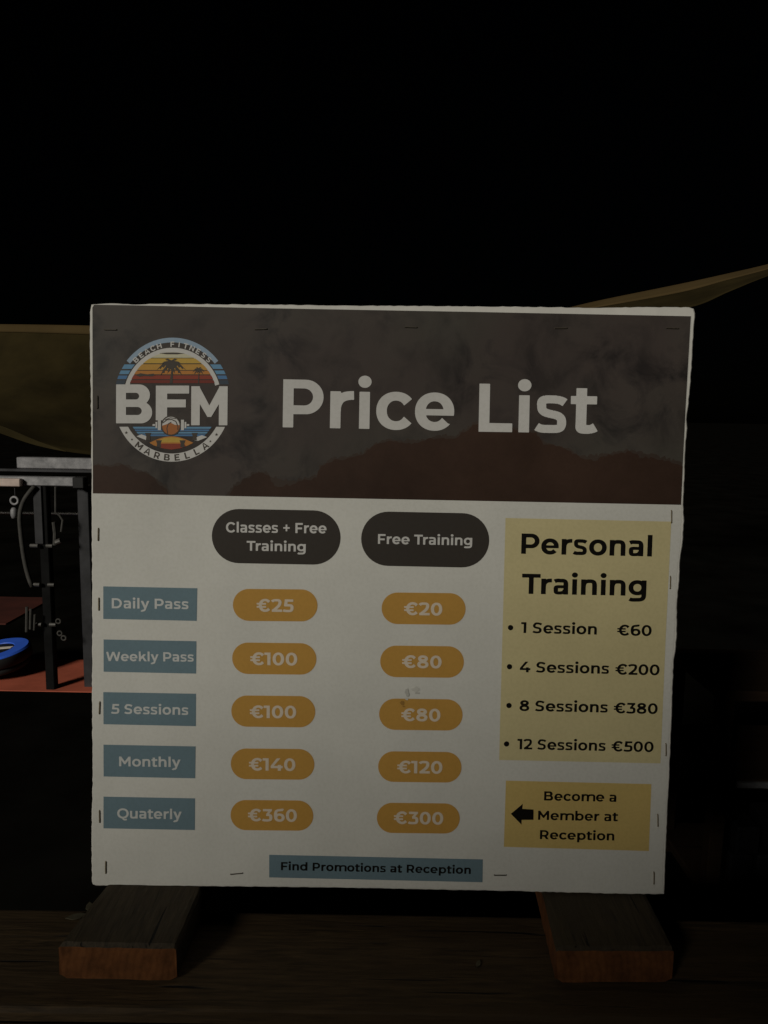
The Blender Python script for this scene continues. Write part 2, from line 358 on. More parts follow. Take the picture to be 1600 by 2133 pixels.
        path([(298, -20), (255, -125), (225, -202 + h2), (150, -202 + h2), (115, -202 + h2), (90, -190), (50, -128)], S * .95, H); adv = 594
    elif ch == 'k': A(rect(66, 0, 66 + S, 742), *stroke([(120, 130), (520, 545)], S * 1.02, S * 1.02), [(265, 330), (375, 415), (655, 0), (655 - S * 1.2, 0)]); K(rect(200, X, 900, 800), rect(-200, 0, 66, 742)); adv = 640
    elif ch == 's': path([(450, 440), (400, 478), (330, 550 - h2), (265, 550 - h2), (165, 550 - h2), (95, 495), (32 + s2, 395), (32 + s2, 310), (150, 292), (250, 272), (350, 254), (486 - s2, 240), (486 - s2, 150), (486 - s2, 60), (370, h2 - 9), (255, h2 - 9), (175, h2 - 9), (95, 50), (42, 88)], S * .86, H * .92); adv = 518
    elif ch == 't': A(rect(95, 150, 95 + S, 655), rect(16, X - H * .92, 400, X)); path([(95 + s2, 170), (95 + s2, 60), (150, h2 - 8), (255, h2 - 8), (305, h2 - 8), (345, h2), (385, h2 + 26)], S, H); adv = 420
    elif ch == '0': ring(335, 350, 295, 361); adv = 670
    elif ch == '1': A(rect(165, 0, 165 + S, 700), rect(15, 700 - H, 165 + S, 700)); adv = 230 + S
    elif ch == '2': path([(62, 560), (120, 640), (200, 710 - h2), (300, 710 - h2), (420, 710 - h2), (560 - s2, 620), (555 - s2, 500), (545 - s2, 380), (420, 310), (130, h2 + 10)], S, H); A(rect(50, 0, 585, H)); K(rect(-100, -200, 50, 300), rect(-100, -200, 700, 0)); adv = 600
    elif ch == '3': A(rect(62, 700 - H, 545, 700), [(545, 700 - H * .9), (545, 700 - H), (545, 640), (395, 415), (235, 415), (400, 640)]); path([(235, 395 - h2 * .4), (300, 395 - h2 * .4), (330, 395 - h2 * .4), (350, 395 - h2 * .4), (470, 390 - h2 * .6), (572 - s2, 320), (572 - s2, 212), (572 - s2, 90), (440, h2 - 9), (300, h2 - 9), (190, h2 - 9), (100, 60), (42, 100)], S, H); adv = 600
    elif ch == '4': A(rect(40, 142, 668, 142 + H), rect(410, 0, 410 + S, 330), [(40, 142 + H * .5), (40, 142 + H), (360, 700), (360 + S * 1.12, 700), (205, 142 + H), (205, 150)]); adv = 700
    elif ch == '5': A(rect(118, 700 - H, 560, 700), [(118, 700), (118 + S * .95, 700), (118 + S * .82, 330), (85, 330)]); path([(85, 440 - h2), (180, 440 - h2), (240, 440 - h2), (290, 440 - h2), (450, 440 - h2), (580 - s2, 370), (580 - s2, 225), (580 - s2, 90), (440, h2 - 9), (300, h2 - 9), (190, h2 - 9), (100, 60), (42, 100)], S, H); adv = 605
    elif ch == '6': ring(348, 226, 282, 236); path([(555, 650), (490, 690), (430, 712 - h2), (370, 712 - h2), (180, 712 - h2), (48 + s2, 560), (48 + s2, 330), (48 + s2, 290), (55 + s2, 250), (66 + s2, 215)], S, H); adv = 650
    elif ch == '8': A(ell(335, 200, 292, 212), ell(335, 525, 258, 186)); K(ell(335, 196, 292 - S, 206 - H), ell(335, 534, 254 - S, 176 - H)); adv = 668
    elif ch == '\u20ac': ring(452, 350, 340, 361); K(wedge(490, 350, -48, 48)); A(rect(8, 388, 500, 388 + H * .72), rect(8, 218, 500, 218 + H * .72)); adv = 745
    elif ch == '+': A(rect(60, 350 - h2 * .85, 520, 350 + h2 * .85), rect(290 - s2 * .8, 120, 290 + s2 * .8, 580)); adv = 580
    return adv, G

def poly_sd(P, X, Y):
    n = len(P); d = np.full(X.shape, 1e18); sgn = np.ones(X.shape)
    for i in range(n):
        ax, ay = P[i]; bx, by = P[i - 1]
        ex, ey = bx - ax, by - ay; wx, wy = X - ax, Y - ay
        q = ex * ex + ey * ey
        if q < 1e-12: continue
        t = np.clip((wx * ex + wy * ey) / q, 0, 1)
        d = np.minimum(d, (wx - ex * t) ** 2 + (wy - ey * t) ** 2)
        c1 = Y >= ay; c2 = Y < by; c3 = ex * wy > ey * wx
        sgn = np.where((c1 & c2 & c3) | (~c1 & ~c2 & ~c3), -sgn, sgn)
    return sgn * np.sqrt(d)

def contours(F, x0, y0, st):
    """closed zero contours of the field (inside < 0)"""
    ny, nx = F.shape; I = F < 0; seg = {}
    def pt(i, j, k, l):
        a, b = F[j, i], F[l, k]; t = a / (a - b)
        return (x0 + (i + (k - i) * t) * st, y0 + (j + (l - j) * t) * st)
    code = I[:-1, :-1] * 1 + I[:-1, 1:] * 2 + I[1:, 1:] * 4 + I[1:, :-1] * 8
    T = {1: [(3, 0)], 2: [(0, 1)], 3: [(3, 1)], 4: [(1, 2)], 5: [(3, 2), (1, 0)], 6: [(0, 2)], 7: [(3, 2)], 8: [(2, 3)], 9: [(2, 0)], 10: [(0, 3), (2, 1)], 11: [(2, 1)], 12: [(1, 3)], 13: [(1, 0)], 14: [(0, 3)]}
    pos = {}
    for j, i in zip(*np.nonzero((code > 0) & (code < 15))):
        j = int(j); i = int(i)
        ed = [('h', i, j), ('v', i + 1, j), ('h', i, j + 1), ('v', i, j)]
        for a, b in T[int(code[j, i])]:
            for e in (ed[a], ed[b]):
                if e not in pos:
                    pos[e] = pt(e[1], e[2], e[1] + 1, e[2]) if e[0] == 'h' else pt(e[1], e[2], e[1], e[2] + 1)
            seg[ed[a]] = ed[b]
    loops = []
    while seg:
        s0, e = seg.popitem(); lp = [pos[s0]]
        while e != s0 and e in seg: lp.append(pos[e]); e = seg.pop(e)
        if len(lp) > 3: loops.append(simplify(lp))
    return loops

def simplify(lp, tol=1.3):
    def dp(a):
        if len(a) < 3: return a
        (x0, y0), (x1, y1) = a[0], a[-1]; l = math.hypot(x1 - x0, y1 - y0) or 1e-9
        best, bi = -1, 0
        for k in range(1, len(a) - 1):
            d = abs((x1 - x0) * (y0 - a[k][1]) - (x0 - a[k][0]) * (y1 - y0)) / l
            if d > best: best, bi = d, k
        if best < tol: return [a[0], a[-1]]
        return dp(a[:bi + 1])[:-1] + dp(a[bi:])
    h = max(range(len(lp)), key=lambda k: math.dist(lp[k], lp[0]))
    return dp(lp[:h + 1])[:-1] + dp(lp[h:] + [lp[0]])[:-1]

GL = {}
def outline(ch, S, H):
    k = (ch, S, H)
    if k in GL: return GL[k]
    adv, ops = glyph(ch, S, H); loops = []
    if ops:
        st = 9.0; x0, y0 = -40.0, -240.0
        nx = int((adv + 120) / st) + 2; ny = int(1060 / st) + 2
        Xg, Yg = np.meshgrid(x0 + st * np.arange(nx), y0 + st * np.arange(ny))
        F = np.full(Xg.shape, 1e9)
        for op, P in ops:
            d = poly_sd(P, Xg + 0.013, Yg + 0.017); F = np.minimum(F, d) if op == '+' else np.maximum(F, -d)
        F[F == 0] = 1e-6
        loops = contours(F, x0, y0, st)
    GL[k] = (adv, loops); return GL[k]

class Flat:
    """printed shapes lying on the board plane: input millimetres on the board, layers a fraction of a millimetre apart"""
    def __init__(s): s.mb = MB(); s.mats = []
    def mi(s, m):
        if m not in s.mats: s.mats.append(m)
        return s.mats.index(m)
    def add(s, loops, m, layer):
        y = -(0.0005 + layer * 0.00015)
        flat = [Vector((p[0] / 1000, p[1] / 1000, 0)) for lp in loops for p in lp]
        if len(loops) > 1:                       # each outer outline with its own holes
            area = [sum(a[0] * b[1] - b[0] * a[1] for a, b in zip(lp, lp[1:] + lp[:1])) for lp in loops]
            big = max(area, key=abs); outer = [i for i, a in enumerate(area) if a * big > 0]
            if len(outer) > 1:
                def inside(p, lp):
                    c = False
                    for a, b in zip(lp, lp[1:] + lp[:1]):
                        if (a[1] > p[1]) != (b[1] > p[1]) and p[0] < (b[0] - a[0]) * (p[1] - a[1]) / (b[1] - a[1]) + a[0]: c = not c
                    return c
                for i in outer: s.add([loops[i]] + [loops[k] for k, a in enumerate(area) if a * big < 0 and inside(loops[k][0], loops[i])], m, layer)
                return
        tr = tessellate_polygon([[Vector((p[0], p[1], 0)) for p in lp] for lp in loops])
        out = []
        for a, b, c in tr:
            A_, B_, C_ = flat[a], flat[b], flat[c]
            cr = (B_.x - A_.x) * (C_.y - A_.y) - (B_.y - A_.y) * (C_.x - A_.x)
            if abs(cr) < 1e-14: continue
            out.append((a, b, c) if cr > 0 else (a, c, b))
        s.mb.add([(p.x, y, p.y) for p in flat], out, s.mi(m))
    def text(s, txt, p0, p1, cap, m, layer, S=142, H=120, kern={'Tr': -50, 'y ': -20, '\u20ac1': -35, '12': 0}):
        x = 0; parts = []; lo, hi = 1e9, -1e9
        for k, ch in enumerate(txt):
            adv, loops = outline(ch, S, H)
            for lp in loops:
                q = [(a + x, b) for a, b in lp]; lo = min(lo, min(a for a, b in q)); hi = max(hi, max(a for a, b in q))
            parts.append((x, loops)); x += adv + kern.get(txt[k:k + 2], 0)
        L = math.dist(p0, p1); cx, sx = (p1[0] - p0[0]) / L, (p1[1] - p0[1]) / L
        fx = L / (hi - lo); fy = cap / 700
        for ox, loops in parts:
            if not loops: continue
            s.add([[(p0[0] + cx * (a + ox - lo) * fx - sx * b * fy, p0[1] + sx * (a + ox - lo) * fx + cx * b * fy) for a, b in lp] for lp in loops], m, layer)
    def build(s, name, parent): return s.mb.build(name, s.mats, parent)

def pill(p0, p1, h, seg=20, rr=None):
    """rounded bar from its left end to its right end; h its height, rr the end rounding"""
    L = math.dist(p0, p1); cx, sx = (p1[0] - p0[0]) / L, (p1[1] - p0[1]) / L; r = h / 2; out = []
    for x, y, a0 in ((L - r, 0, -90), (r, 0, 90)):
        for k in range(seg + 1):
            t = R(a0 + 180 * k / seg); out.append((x + r * math.cos(t), y + r * math.sin(t)))
    return [(p0[0] + cx * a - sx * b, p0[1] + sx * a + cx * b) for a, b in out]

def rough(loop, amp, step=6.0, rnd=random):
    """the same outline with small tears along it"""
    out = []
    for i, a in enumerate(loop):
        b = loop[(i + 1) % len(loop)]; L = math.dist(a, b); n = max(1, int(L / step))
        nx, ny = (b[1] - a[1]) / (L or 1), -(b[0] - a[0]) / (L or 1)
        for k in range(n):
            t = k / n; j = rnd.uniform(-amp, amp) if k else 0
            out.append((a[0] + (b[0] - a[0]) * t + nx * j, a[1] + (b[1] - a[1]) * t + ny * j))
    return out

# ------------------------------------------------------------------ setting
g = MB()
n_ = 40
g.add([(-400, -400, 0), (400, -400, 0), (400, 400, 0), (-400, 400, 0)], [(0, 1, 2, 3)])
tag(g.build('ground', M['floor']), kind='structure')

# added unseen blocker behind the viewer; its sloping edge shades the board's foot
WD, WTOP, WSLOPE, WL, WR = 4.0, 2.51, 0.80, -1.3, 1.6
fx_, fy_ = math.sin(R(SUN_AZ)), math.cos(R(SUN_AZ))          # horizontal travel of the light
px_, py_ = fy_, -fx_                                          # sideways, to the viewer's right
bc = Vector((0.0, 0.92, 0))
def wp(s_, d_, z): q = bc - Vector((fx_, fy_, 0)) * d_ + Vector((px_, py_, 0)) * s_; return (q.x, q.y, z)
w = MB()
vs = [wp(WL, WD, 0), wp(WR, WD, 0), wp(WR, WD, WTOP + WSLOPE * WR), wp(WL, WD, WTOP + WSLOPE * WL)] + \
     [wp(WL, WD + .2, 0), wp(WR, WD + .2, 0), wp(WR, WD + .2, WTOP + WSLOPE * WR), wp(WL, WD + .2, WTOP + WSLOPE * WL)]
w.add(vs, [(0, 1, 2, 3), (5, 4, 7, 6), (0, 4, 5, 1), (3, 2, 6, 7), (0, 3, 7, 4), (1, 5, 6, 2)])
tag(w.build('added_light_blocker', M['concrete']), 'sloping concrete slab added behind the viewer to block light', 'wall')

# ------------------------------------------------------------------ timber rail the board stands on
TOP = 0.849; CY0, CY1 = 0.732, 0.8955
def warped_plank(x0, x1, y0, y1, z0, z1, nx=60, ny=10, amp=0.0015, seed=1):
    rn = random.Random(seed); m = MB(); ph = [rn.uniform(0, 6) for _ in range(6)]
    def top(x, y):
        e = min(y - y0, y1 - y); r_ = 0.006
        drop = (r_ - math.sqrt(max(0, r_ * r_ - (r_ - e) ** 2))) if e < r_ else 0
        return z1 - drop + amp * (math.sin(x * 5 + ph[0]) * .4 + math.sin(y * 95 + ph[1] + x * 2) * .35)
    ys = [y0, y0 + .001, y0 + .003, y0 + .006] + [y0 + .006 + (y1 - y0 - .012) * k / ny for k in range(1, ny)] + [y1 - .006, y1 - .003, y1 - .001, y1]
    xs = [x0 + (x1 - x0) * i / nx for i in range(nx + 1)]; W_ = len(ys)
    vs = [(x, y + .0012 * math.sin(x * 9 + ph[2]) * (1 if y in (y0, y1) else 0), top(x, y)) for x in xs for y in ys]
    fs = [(i * W_ + k, (i + 1) * W_ + k, (i + 1) * W_ + k + 1, i * W_ + k + 1) for i in range(nx) for k in range(W_ - 1)]
    b = len(vs); vs += [(x, y, z0) for x in xs for y in (y0, y1)]
    for i in range(nx):
        fs += [(b + 2 * i, b + 2 * i + 2, (i + 1) * W_, i * W_), (b + 2 * i + 3, b + 2 * i + 1, i * W_ + W_ - 1, (i + 1) * W_ + W_ - 1), (b + 2 * i + 1, b + 2 * i + 3, b + 2 * i + 2, b + 2 * i)]
    fs += [tuple([b, 0] + list(range(1, W_)) + [b + 1]), tuple([b + 2 * nx + 1] + list(range(nx * W_ + W_ - 1, nx * W_ - 1, -1)) + [b + 2 * nx])]
    m.add(vs, fs); return m
rail = empty('timber_rail', (0, 0.81, 0), 'dark weathered timber rail under the price board', 'railing')
def child(o, par):
    o.parent = par; o.matrix_parent_inverse = Matrix.Translation(par.location).inverted(); return o
child(warped_plank(-1.7, 1.7, CY0, CY1, TOP - .05, TOP, seed=3).build('top_plank', M['plank'], smooth=False), rail)
child(warped_plank(-1.7, 1.7, CY0 - 0.042, CY0 - .004, TOP - .19, TOP - .012, ny=4, seed=7).build('apron_board', M['plank']), rail)
for x in (-1.25, 1.25):
    p = MB(); p.box((x - .05, CY0 + .03, 0), (x + .05, CY1 - .03, TOP - .05), bev=.004); child(p.build('post', M['post_wood']), rail)

def stub(name, quad, back, label, seed):
    """short timber lying across the rail; quad = front left, front right, back right, back left of its top"""
    rn = random.Random(seed); (fl, fr, br, bl) = [Vector((q[0], q[1], 0)) for q in quad]
    dl = (bl - fl); dr = (br - fr); n1, n2 = 26, 10; t1 = TOP + .0450; m = MB(); vs = []; fs = []
    def P(s_, t): return (fl + dl * t * back) * (1 - s_) + (fr + dr * t * back) * s_
    ss = [0, .02, .06] + [.06 + .88 * k / n2 for k in range(1, n2)] + [.94, .98, 1]; W_ = len(ss)
    tt = [0, .012, .035] + [.035 + .965 * k / n1 for k in range(1, n1 + 1)]
    for t in tt:
        for s_ in ss:
            q = P(s_, t); e = min(s_, 1 - s_) * .13; d = 0
            if e < .006: d = .006 - math.sqrt(max(0, .006 ** 2 - (.006 - e) ** 2))
            ed = t * .25
            if ed < .004: d = max(d, .0045 - math.sqrt(max(0, .0045 ** 2 - (.0045 - ed) ** 2)))
            vs.append((q.x + rn.uniform(-.0004, .0004), q.y + rn.uniform(-.0006, .0006), t1 - d + rn.uniform(-.0004, .0002)))
    for i in range(len(tt) - 1):
        for k in range(W_ - 1): fs.append((i * W_ + k, i * W_ + k + 1, (i + 1) * W_ + k + 1, (i + 1) * W_ + k))
    m.add(vs, fs, 0)
    # front end, sides, back with rounded lower corners
    N = len(tt)
    def low(s_, t, d=0.0): q = P(s_, t); e = min(s_, 1 - s_) * .13; return (q.x + rn.uniform(-.0006, .0006), q.y + rn.uniform(-.0008, .0006), TOP + .0008 + (.005 * (1 - e / .008) if e < .008 else 0))
    fv = [vs[k] for k in range(W_)] + [low(s_, 0) for s_ in ss]
    m.add(fv, [(k, W_ + k, W_ + k + 1, k + 1) for k in range(W_ - 1)], 1)
    bv = [vs[(N - 1) * W_ + k] for k in range(W_)] + [low(s_, 1) for s_ in ss]
    m.add(bv, [(k + 1, W_ + k + 1, W_ + k, k) for k in range(W_ - 1)], 1)
    for s_, k, flip in ((0, 0, False), (1, W_ - 1, True)):
        sv = [vs[i * W_ + k] for i in range(N)] + [low(s_, t) for t in tt]
        m.add(sv, [((i, i + 1, N + i + 1, N + i) if not flip else (i + 1, i, N + i, N + i + 1)) for i in range(N - 1)], 1 if name_side[seed] else 0)
    return tag(m.build('wooden_stub', [M['stub_top'], M['end_grain']]), label, 'wood block', 'wooden stubs under the price board')
name_side = {1: False, 2: True}
stub('wooden_stub', [(-.364, .774), (-.229, .7735), (-.2265, .8665), (-.352, .8660)], 2.9, 'wooden stub with grey cracked top under the left end of the price board', 1)
stub('wooden_stub', [(.208, .781), (.3455, .784), (.348, .879), (.213, .8785)], 2.7, 'wooden stub with orange brown side under the right end of the price board', 2)

# ------------------------------------------------------------------ the price board
board = empty('price_board', (-0.3671, 0.88097, 0.89165), 'square white price list board leaning on two wooden stubs', 'sign')
U_, Y_, V_ = Vector((0.999976, -0.006981, 0.0)), Vector((0.006956, 0.996321, -0.085417)), Vector((0.000596, 0.085415, 0.996345))
mw = Matrix((U_, Y_, V_)).transposed().to_4x4(); mw.translation = Vector((-0.3671, 0.88097, 0.89165)); board.matrix_world = mw

edge = [(-1.2, 4.4), (-1.9, 61.9), (-0.3, 143.6), (-1.3, 247.5), (-0.7, 339.9), (-1.3, 431.6), (-1.6, 522.4), (-2.2, 582.5), (-2.8, 626.1), (-3.7, 677.9), (-3.7, 731.2), (-1.9, 740.7), (22.0, 742.6), (49.0, 741.5), (81.8, 742.9), (219.2, 744.3), (338.4, 744.7), (421.7, 745.8), (540.5, 746.7), (629.5, 746.8), (682.7, 748.6), (740.1, 749.3), (745.5, 747.5), (747.2, 742.3), (746.0, 702.3), (745.8, 675.1), (742.9, 625.3), (741.6, 611.0), (742.9, 600.3), (741.7, 578.3), (741.8, 541.8), (741.3, 504.6), (743.3, 484.2), (742.4, 458.8), (740.0, 436.4), (739.5, 404.9), (738.1, 379.4), (739.3, 336.1), (738.4, 320.2), (736.5, 304.2), (736.6, 250.2), (736.4, 206.9), (736.1, 163.5), (735.6, 107.5), (735.2, 51.1), (735.3, 4.8), (688.9, 4.0), (607.8, 4.1), (511.2, 4.5), (408.9, 4.1), (331.7, 4.3), (215.0, 2.9), (97.3, 1.2), (3.7, -0.2), (-0.0, 1.3)]
rb = rough(edge, 0.42, 5.0, random.Random(8))
def slab(loop, y0, y1, bev=0.0012):
    m = MB(); n = len(loop); cx = sum(p[0] for p in loop) / n; cz = sum(p[1] for p in loop) / n
    ins = [(p[0] + (cx - p[0]) * .0035, p[1] + (cz - p[1]) * .0035) for p in loop]
    L0 = [(p[0] / 1000, y0, p[1] / 1000) for p in ins]; L1 = [(p[0] / 1000, y0 + bev, p[1] / 1000) for p in loop]; L2 = [(p[0] / 1000, y1, p[1] / 1000) for p in loop]
    tr = tessellate_polygon([[Vector((p[0], p[1], 0)) for p in loop]])
    def ori(t, s_): 
        a, b, c = [loop[i] for i in t]; cr = (b[0] - a[0]) * (c[1] - a[1]) - (b[1] - a[1]) * (c[0] - a[0])
        return t if (cr > 0) == s_ else (t[0], t[2], t[1])
    fs = [ori(t, True) for t in tr] + [tuple(2 * n + i for i in ori(t, False)) for t in tr]
    for k in range(n):
        j = (k + 1) % n; fs += [(k, n + k, n + j, j), (n + k, 2 * n + k, 2 * n + j, n + j)]
    m.add(L0 + L1 + L2, fs); return m
slab(rb, 0.0, 0.011).build('board_panel', M['board'], board)
for x in (.05, .62):
    b_ = MB(); b_.box((x, .0115, .004), (x + .06, .035, .70), bev=.002); b_.build('batten', M['post_wood'], board)

# poster sheet
sheet = Flat()
plate_edge = [(0.6, 2.2), (0.9, 141.7), (0.6, 340.0), (0.2, 505.5), (-0.1, 624.4), (-0.4, 737.2), (1.7, 740.8), (49.0, 740.7), (219.2, 739.9), (481.3, 739.4), (742.3, 738.4), (739.9, 625.3), (738.5, 517.8), (739.2, 463.6), (735.6, 415.2), (735.4, 336.0), (733.1, 299.3), (733.1, 194.5), (732.3, 113.6), (731.7, 44.7), (731.8, 6.9), (607.7, 6.0), (408.8, 5.7), (214.9, 4.5), (97.3, 2.8)]
sheet.add([rough(plate_edge, .25, 8, random.Random(2))], M['paper'], 0)
poster = sheet.build('poster', board)

# header
hd = Flat()
HR = [(0.5, 505.8), (0.2, 624.4), (-0.1, 736.6), (2.0, 740.2), (49.0, 740.2), (219.2, 739.4), (481.3, 739.0), (741.7, 738.1), (739.3, 625.2), (737.7, 504.8)]
hd.add([HR], M['header'], 1)
def jag(pts, amp, rnd, step=3.5):
    out = []
    for a, b in zip(pts, pts[1:]):
        L = math.dist(a, b); n = max(1, int(L / step))
        for k in range(n):
            t = k / n; out.append((a[0] + (b[0] - a[0]) * t + rnd.uniform(-amp, amp) * .6, a[1] + (b[1] - a[1]) * t + rnd.uniform(-amp, amp)))
    return out + [pts[-1]]
r1 = random.Random(5)
for dy, am, sd in ((2.6, 2.6, 21), (1.2, 2.2, 22)):
    r2 = random.Random(sd)
    ridge = [(171.7, 506.8), (178.2, 518.4), (195.0, 528.4), (211.8, 535.9), (224.0, 528.9), (248.2, 522.1), (262.6, 526.0), (281.8, 529.9), (286.4, 544.4), (300.8, 551.9), (339.1, 559.8), (353.3, 572.0), (372.4, 577.1), (410.8, 576.6), (439.5, 584.3), (453.9, 580.9), (465.6, 591.9), (478.6, 600.5), (520.6, 596.4), (554.2, 591.1), (564.2, 578.1), (597.9, 569.1), (612.6, 559.8), (645.9, 565.2), (669.7, 570.4), (713.0, 561.6), (737.1, 554.9)]
    hd.add([[(167.5, 505.8)] + jag([(a, b + dy) for a, b in ridge], am, r2, 2.6) + [(737.8, 505.1)]], M['header_mist'], 1.4 + .2 * (dy < 2))
    hd.add([[(0.7, 506.1)] + jag([(a, b + dy) for a, b in ((0.5, 539.3), (21.1, 540.3), (41.6, 541.8), (52.5, 534.8), (69.4, 530.9), (82.8, 520.9), (93.7, 513.3))], am, r2, 2.6) + [(98.6, 506.1)]], M['header_mist'], 1.4 + .2 * (dy < 2))
hd.add([[(0.7, 505.8)] + jag([(0.5, 539.3), (21.1, 540.3), (41.6, 541.8), (52.5, 534.8), (69.4, 530.9), (82.8, 520.9), (93.7, 512.1)], 2.0, r1) + [(96.1, 505.8)]], M['header_brown'], 2)
hd.add([[(171.7, 505.6)] + jag([(174.7, 511.1), (178.2, 518.4), (195.0, 528.4), (211.8, 535.9), (224.0, 528.9), (228.9, 518.1), (248.2, 520.9), (262.6, 526.0), (281.8, 529.9), (286.4, 544.4), (300.8, 551.9), (320.0, 554.6), (339.1, 559.8), (353.3, 572.0), (372.4, 577.1), (391.7, 575.1), (410.8, 576.6), (420.3, 581.5), (439.5, 584.3), (453.9, 580.9), (465.6, 591.9), (478.6, 600.5), (520.6, 596.4), (554.2, 591.1), (564.2, 578.1), (583.4, 576.1), (597.9, 569.1), (612.6, 559.8), (627.0, 557.7), (645.9, 565.2), (669.7, 570.4), (684.2, 563.5), (713.0, 561.6), (738.4, 553.1)], 1.9, r1) + [(737.9, 505.0)]], M['header_brown'], 2)
def blotch(c, rx, ry, rnd, n=26):
    ph = [rnd.uniform(0, 6.28) for _ in range(4)]
    return [(c[0] + rx * (1 + .22 * math.sin(2 * t + ph[0]) + .16 * math.sin(3 * t + ph[1]) + .10 * math.sin(7 * t + ph[2]) + rnd.uniform(-.07, .07)) * math.cos(t),
             c[1] + ry * (1 + .2 * math.sin(2 * t + ph[1]) + .16 * math.sin(4 * t + ph[2]) + .09 * math.sin(6 * t + ph[3]) + rnd.uniform(-.07, .07)) * math.sin(t)) for t in [2 * math.pi * k / n for k in range(n)]]
hd.build('header_band', poster)

# emblem
EA, EB, EC = (16.1, 713.8), (195.6, 716.8), (16.2, 534.8)
def e(x, y): return (EA[0] + (EB[0] - EA[0]) * x / 1600 + (EC[0] - EA[0]) * y / 1600, EA[1] + (EB[1] - EA[1]) * x / 1600 + (EC[1] - EA[1]) * y / 1600)
ECX, ECY, ERX, ERY = 747, 813, 655, 688
def pol(r_, a): return e(ECX + ERX * r_ * math.cos(R(a)), ECY - ERY * r_ * math.sin(R(a)))
def band(r0, r1, a0, a1, n=40): return [pol(r1, a0 + (a1 - a0) * k / n) for k in range(n + 1)] + [pol(r0, a1 + (a0 - a1) * k / n) for k in range(n + 1)]
def chord(r_, y0, y1, n=14, inner=None):
    """slice of the disc of radius r_ between two heights (emblem rows)"""
    def hx(y): return ERX * math.sqrt(max(0, r_ * r_ - ((y - ECY) / ERY) ** 2))
    ys = [y0 + (y1 - y0) * k / n for k in range(n + 1)]
    return [e(ECX - hx(y), y) for y in ys] + [e(ECX + hx(y), y) for y in ys[::-1]]
def chord_side(r0, r1, y0, y1, sg):
    def hx(r_, y): return ERX * math.sqrt(max(0, r_ * r_ - ((y - ECY) / ERY) ** 2))
    ys = [y0 + (y1 - y0) * k / 6 for k in range(7)]
    return [e(ECX + sg * hx(r1, y), y) for y in ys] + [e(ECX + sg * hx(r0, y), y) for y in ys[::-1]]
em = Flat()
em.add([band(.925, 1.0, 39, 141)], M['e_sky'], 2)
for sg in (-1, 1):
    em.add([chord_side(.855, .995, 420, 470, sg)], M['e_blue1'], 2)
    em.add([chord_side(.855, .995, 487, 528, sg)], M['e_blue1'], 2)
    em.add([chord_side(.855, .995, 543, 582, sg)], M['e_blue2'], 2)
    em.add([chord_side(.855, .995, 595, 640, sg)], M['e_blue3'], 2)
em.add([band(.765, .838, 17.5, 162.5)], M['print_white'], 2)
for y0, y1, c in ((288, 347, 'cream'), (353, 408, 'gold'), (418, 482, 'amber'), (490, 530, 'tang'), (541, 584, 'red'), (594, 627, 'rust')):
    em.add([chord(.77, y0, y1)], M['e_' + c], 3)
em.add([[e(600, 297), e(680, 290), e(800, 290), e(885, 300), e(800, 309), e(680, 308)]], M['emblem_dark'], 4)
def palm(cx, cy, s_, trunk):
    for j, (a, L, sg) in enumerate(((25, .85, .55), (58, .78, .50), (122, .78, .50), (155, .85, .55), (-2, 1.0, .42), (182, 1.0, .42), (-38, .95, .25), (218, .95, .25), (-68, .7, .1), (248, .7, .1))):
        L *= s_; dx, dy = math.cos(R(a)), -math.sin(R(a)); ox, oy = -dy, dx
        if ox * 0 + oy < 0: ox, oy = -ox, -oy
        pts = [(0, -.06), (.3, -.10), (.65, -.08), (1.0, .02), (.8, .05), (.74, .15), (.62, .06), (.52, .19), (.42, .07), (.3, .17), (.2, .06), (0, .06)]
        em.add([[e(cx + dx * L * u_ + ox * L * w_, cy + dy * L * u_ + oy * L * w_ + sg * L * u_ * u_) for u_, w_ in pts]], M['emblem_dark'], 4.2 + .04 * j)
    em.add([[e(cx - s_ * .07, cy), e(cx + s_ * .07, cy), e(cx + trunk * .4 + s_ * .06, cy + 70 * s_ / 165), e(cx + s_ * .10, 627), e(cx - s_ * .10, 627), e(cx + trunk * .4 - s_ * .06, cy + 70 * s_ / 165)]], M['emblem_dark'], 4.5)
palm(735, 405, 165, 30); palm(1040, 472, 72, 10)
em.add([blotch(e(735, 425), 5, 5, random.Random(3), 20)], M['emblem_dark'], 4.6)
em.add([[e(330, 536), e(395, 518), e(470, 530), e(540, 522), e(560, 540), e(520, 553), e(430, 548), e(380, 556)]], M['emblem_dark'], 4.6)
def glyph_in(ch, x0, y0, x1, y1, S, H, m, layer):
    adv, loops = outline(ch, S, H); xs = [p[0] for l in loops for p in l]; ys = [p[1] for l in loops for p in l]
    em.add([[e(x0 + (a - min(xs)) / (max(xs) - min(xs)) * (x1 - x0), y1 - (b - min(ys)) / (max(ys) - min(ys)) * (y1 - y0)) for a, b in l] for l in loops], m, layer)
glyph_in('B', 122, 642, 525, 1074, 172, 150, M['print_white'], 5)
glyph_in('F', 565, 655, 936, 1040, 180, 160, M['print_white'], 5)
glyph_in('M', 960, 662, 1365, 1095, 182, 160, M['print_white'], 5)
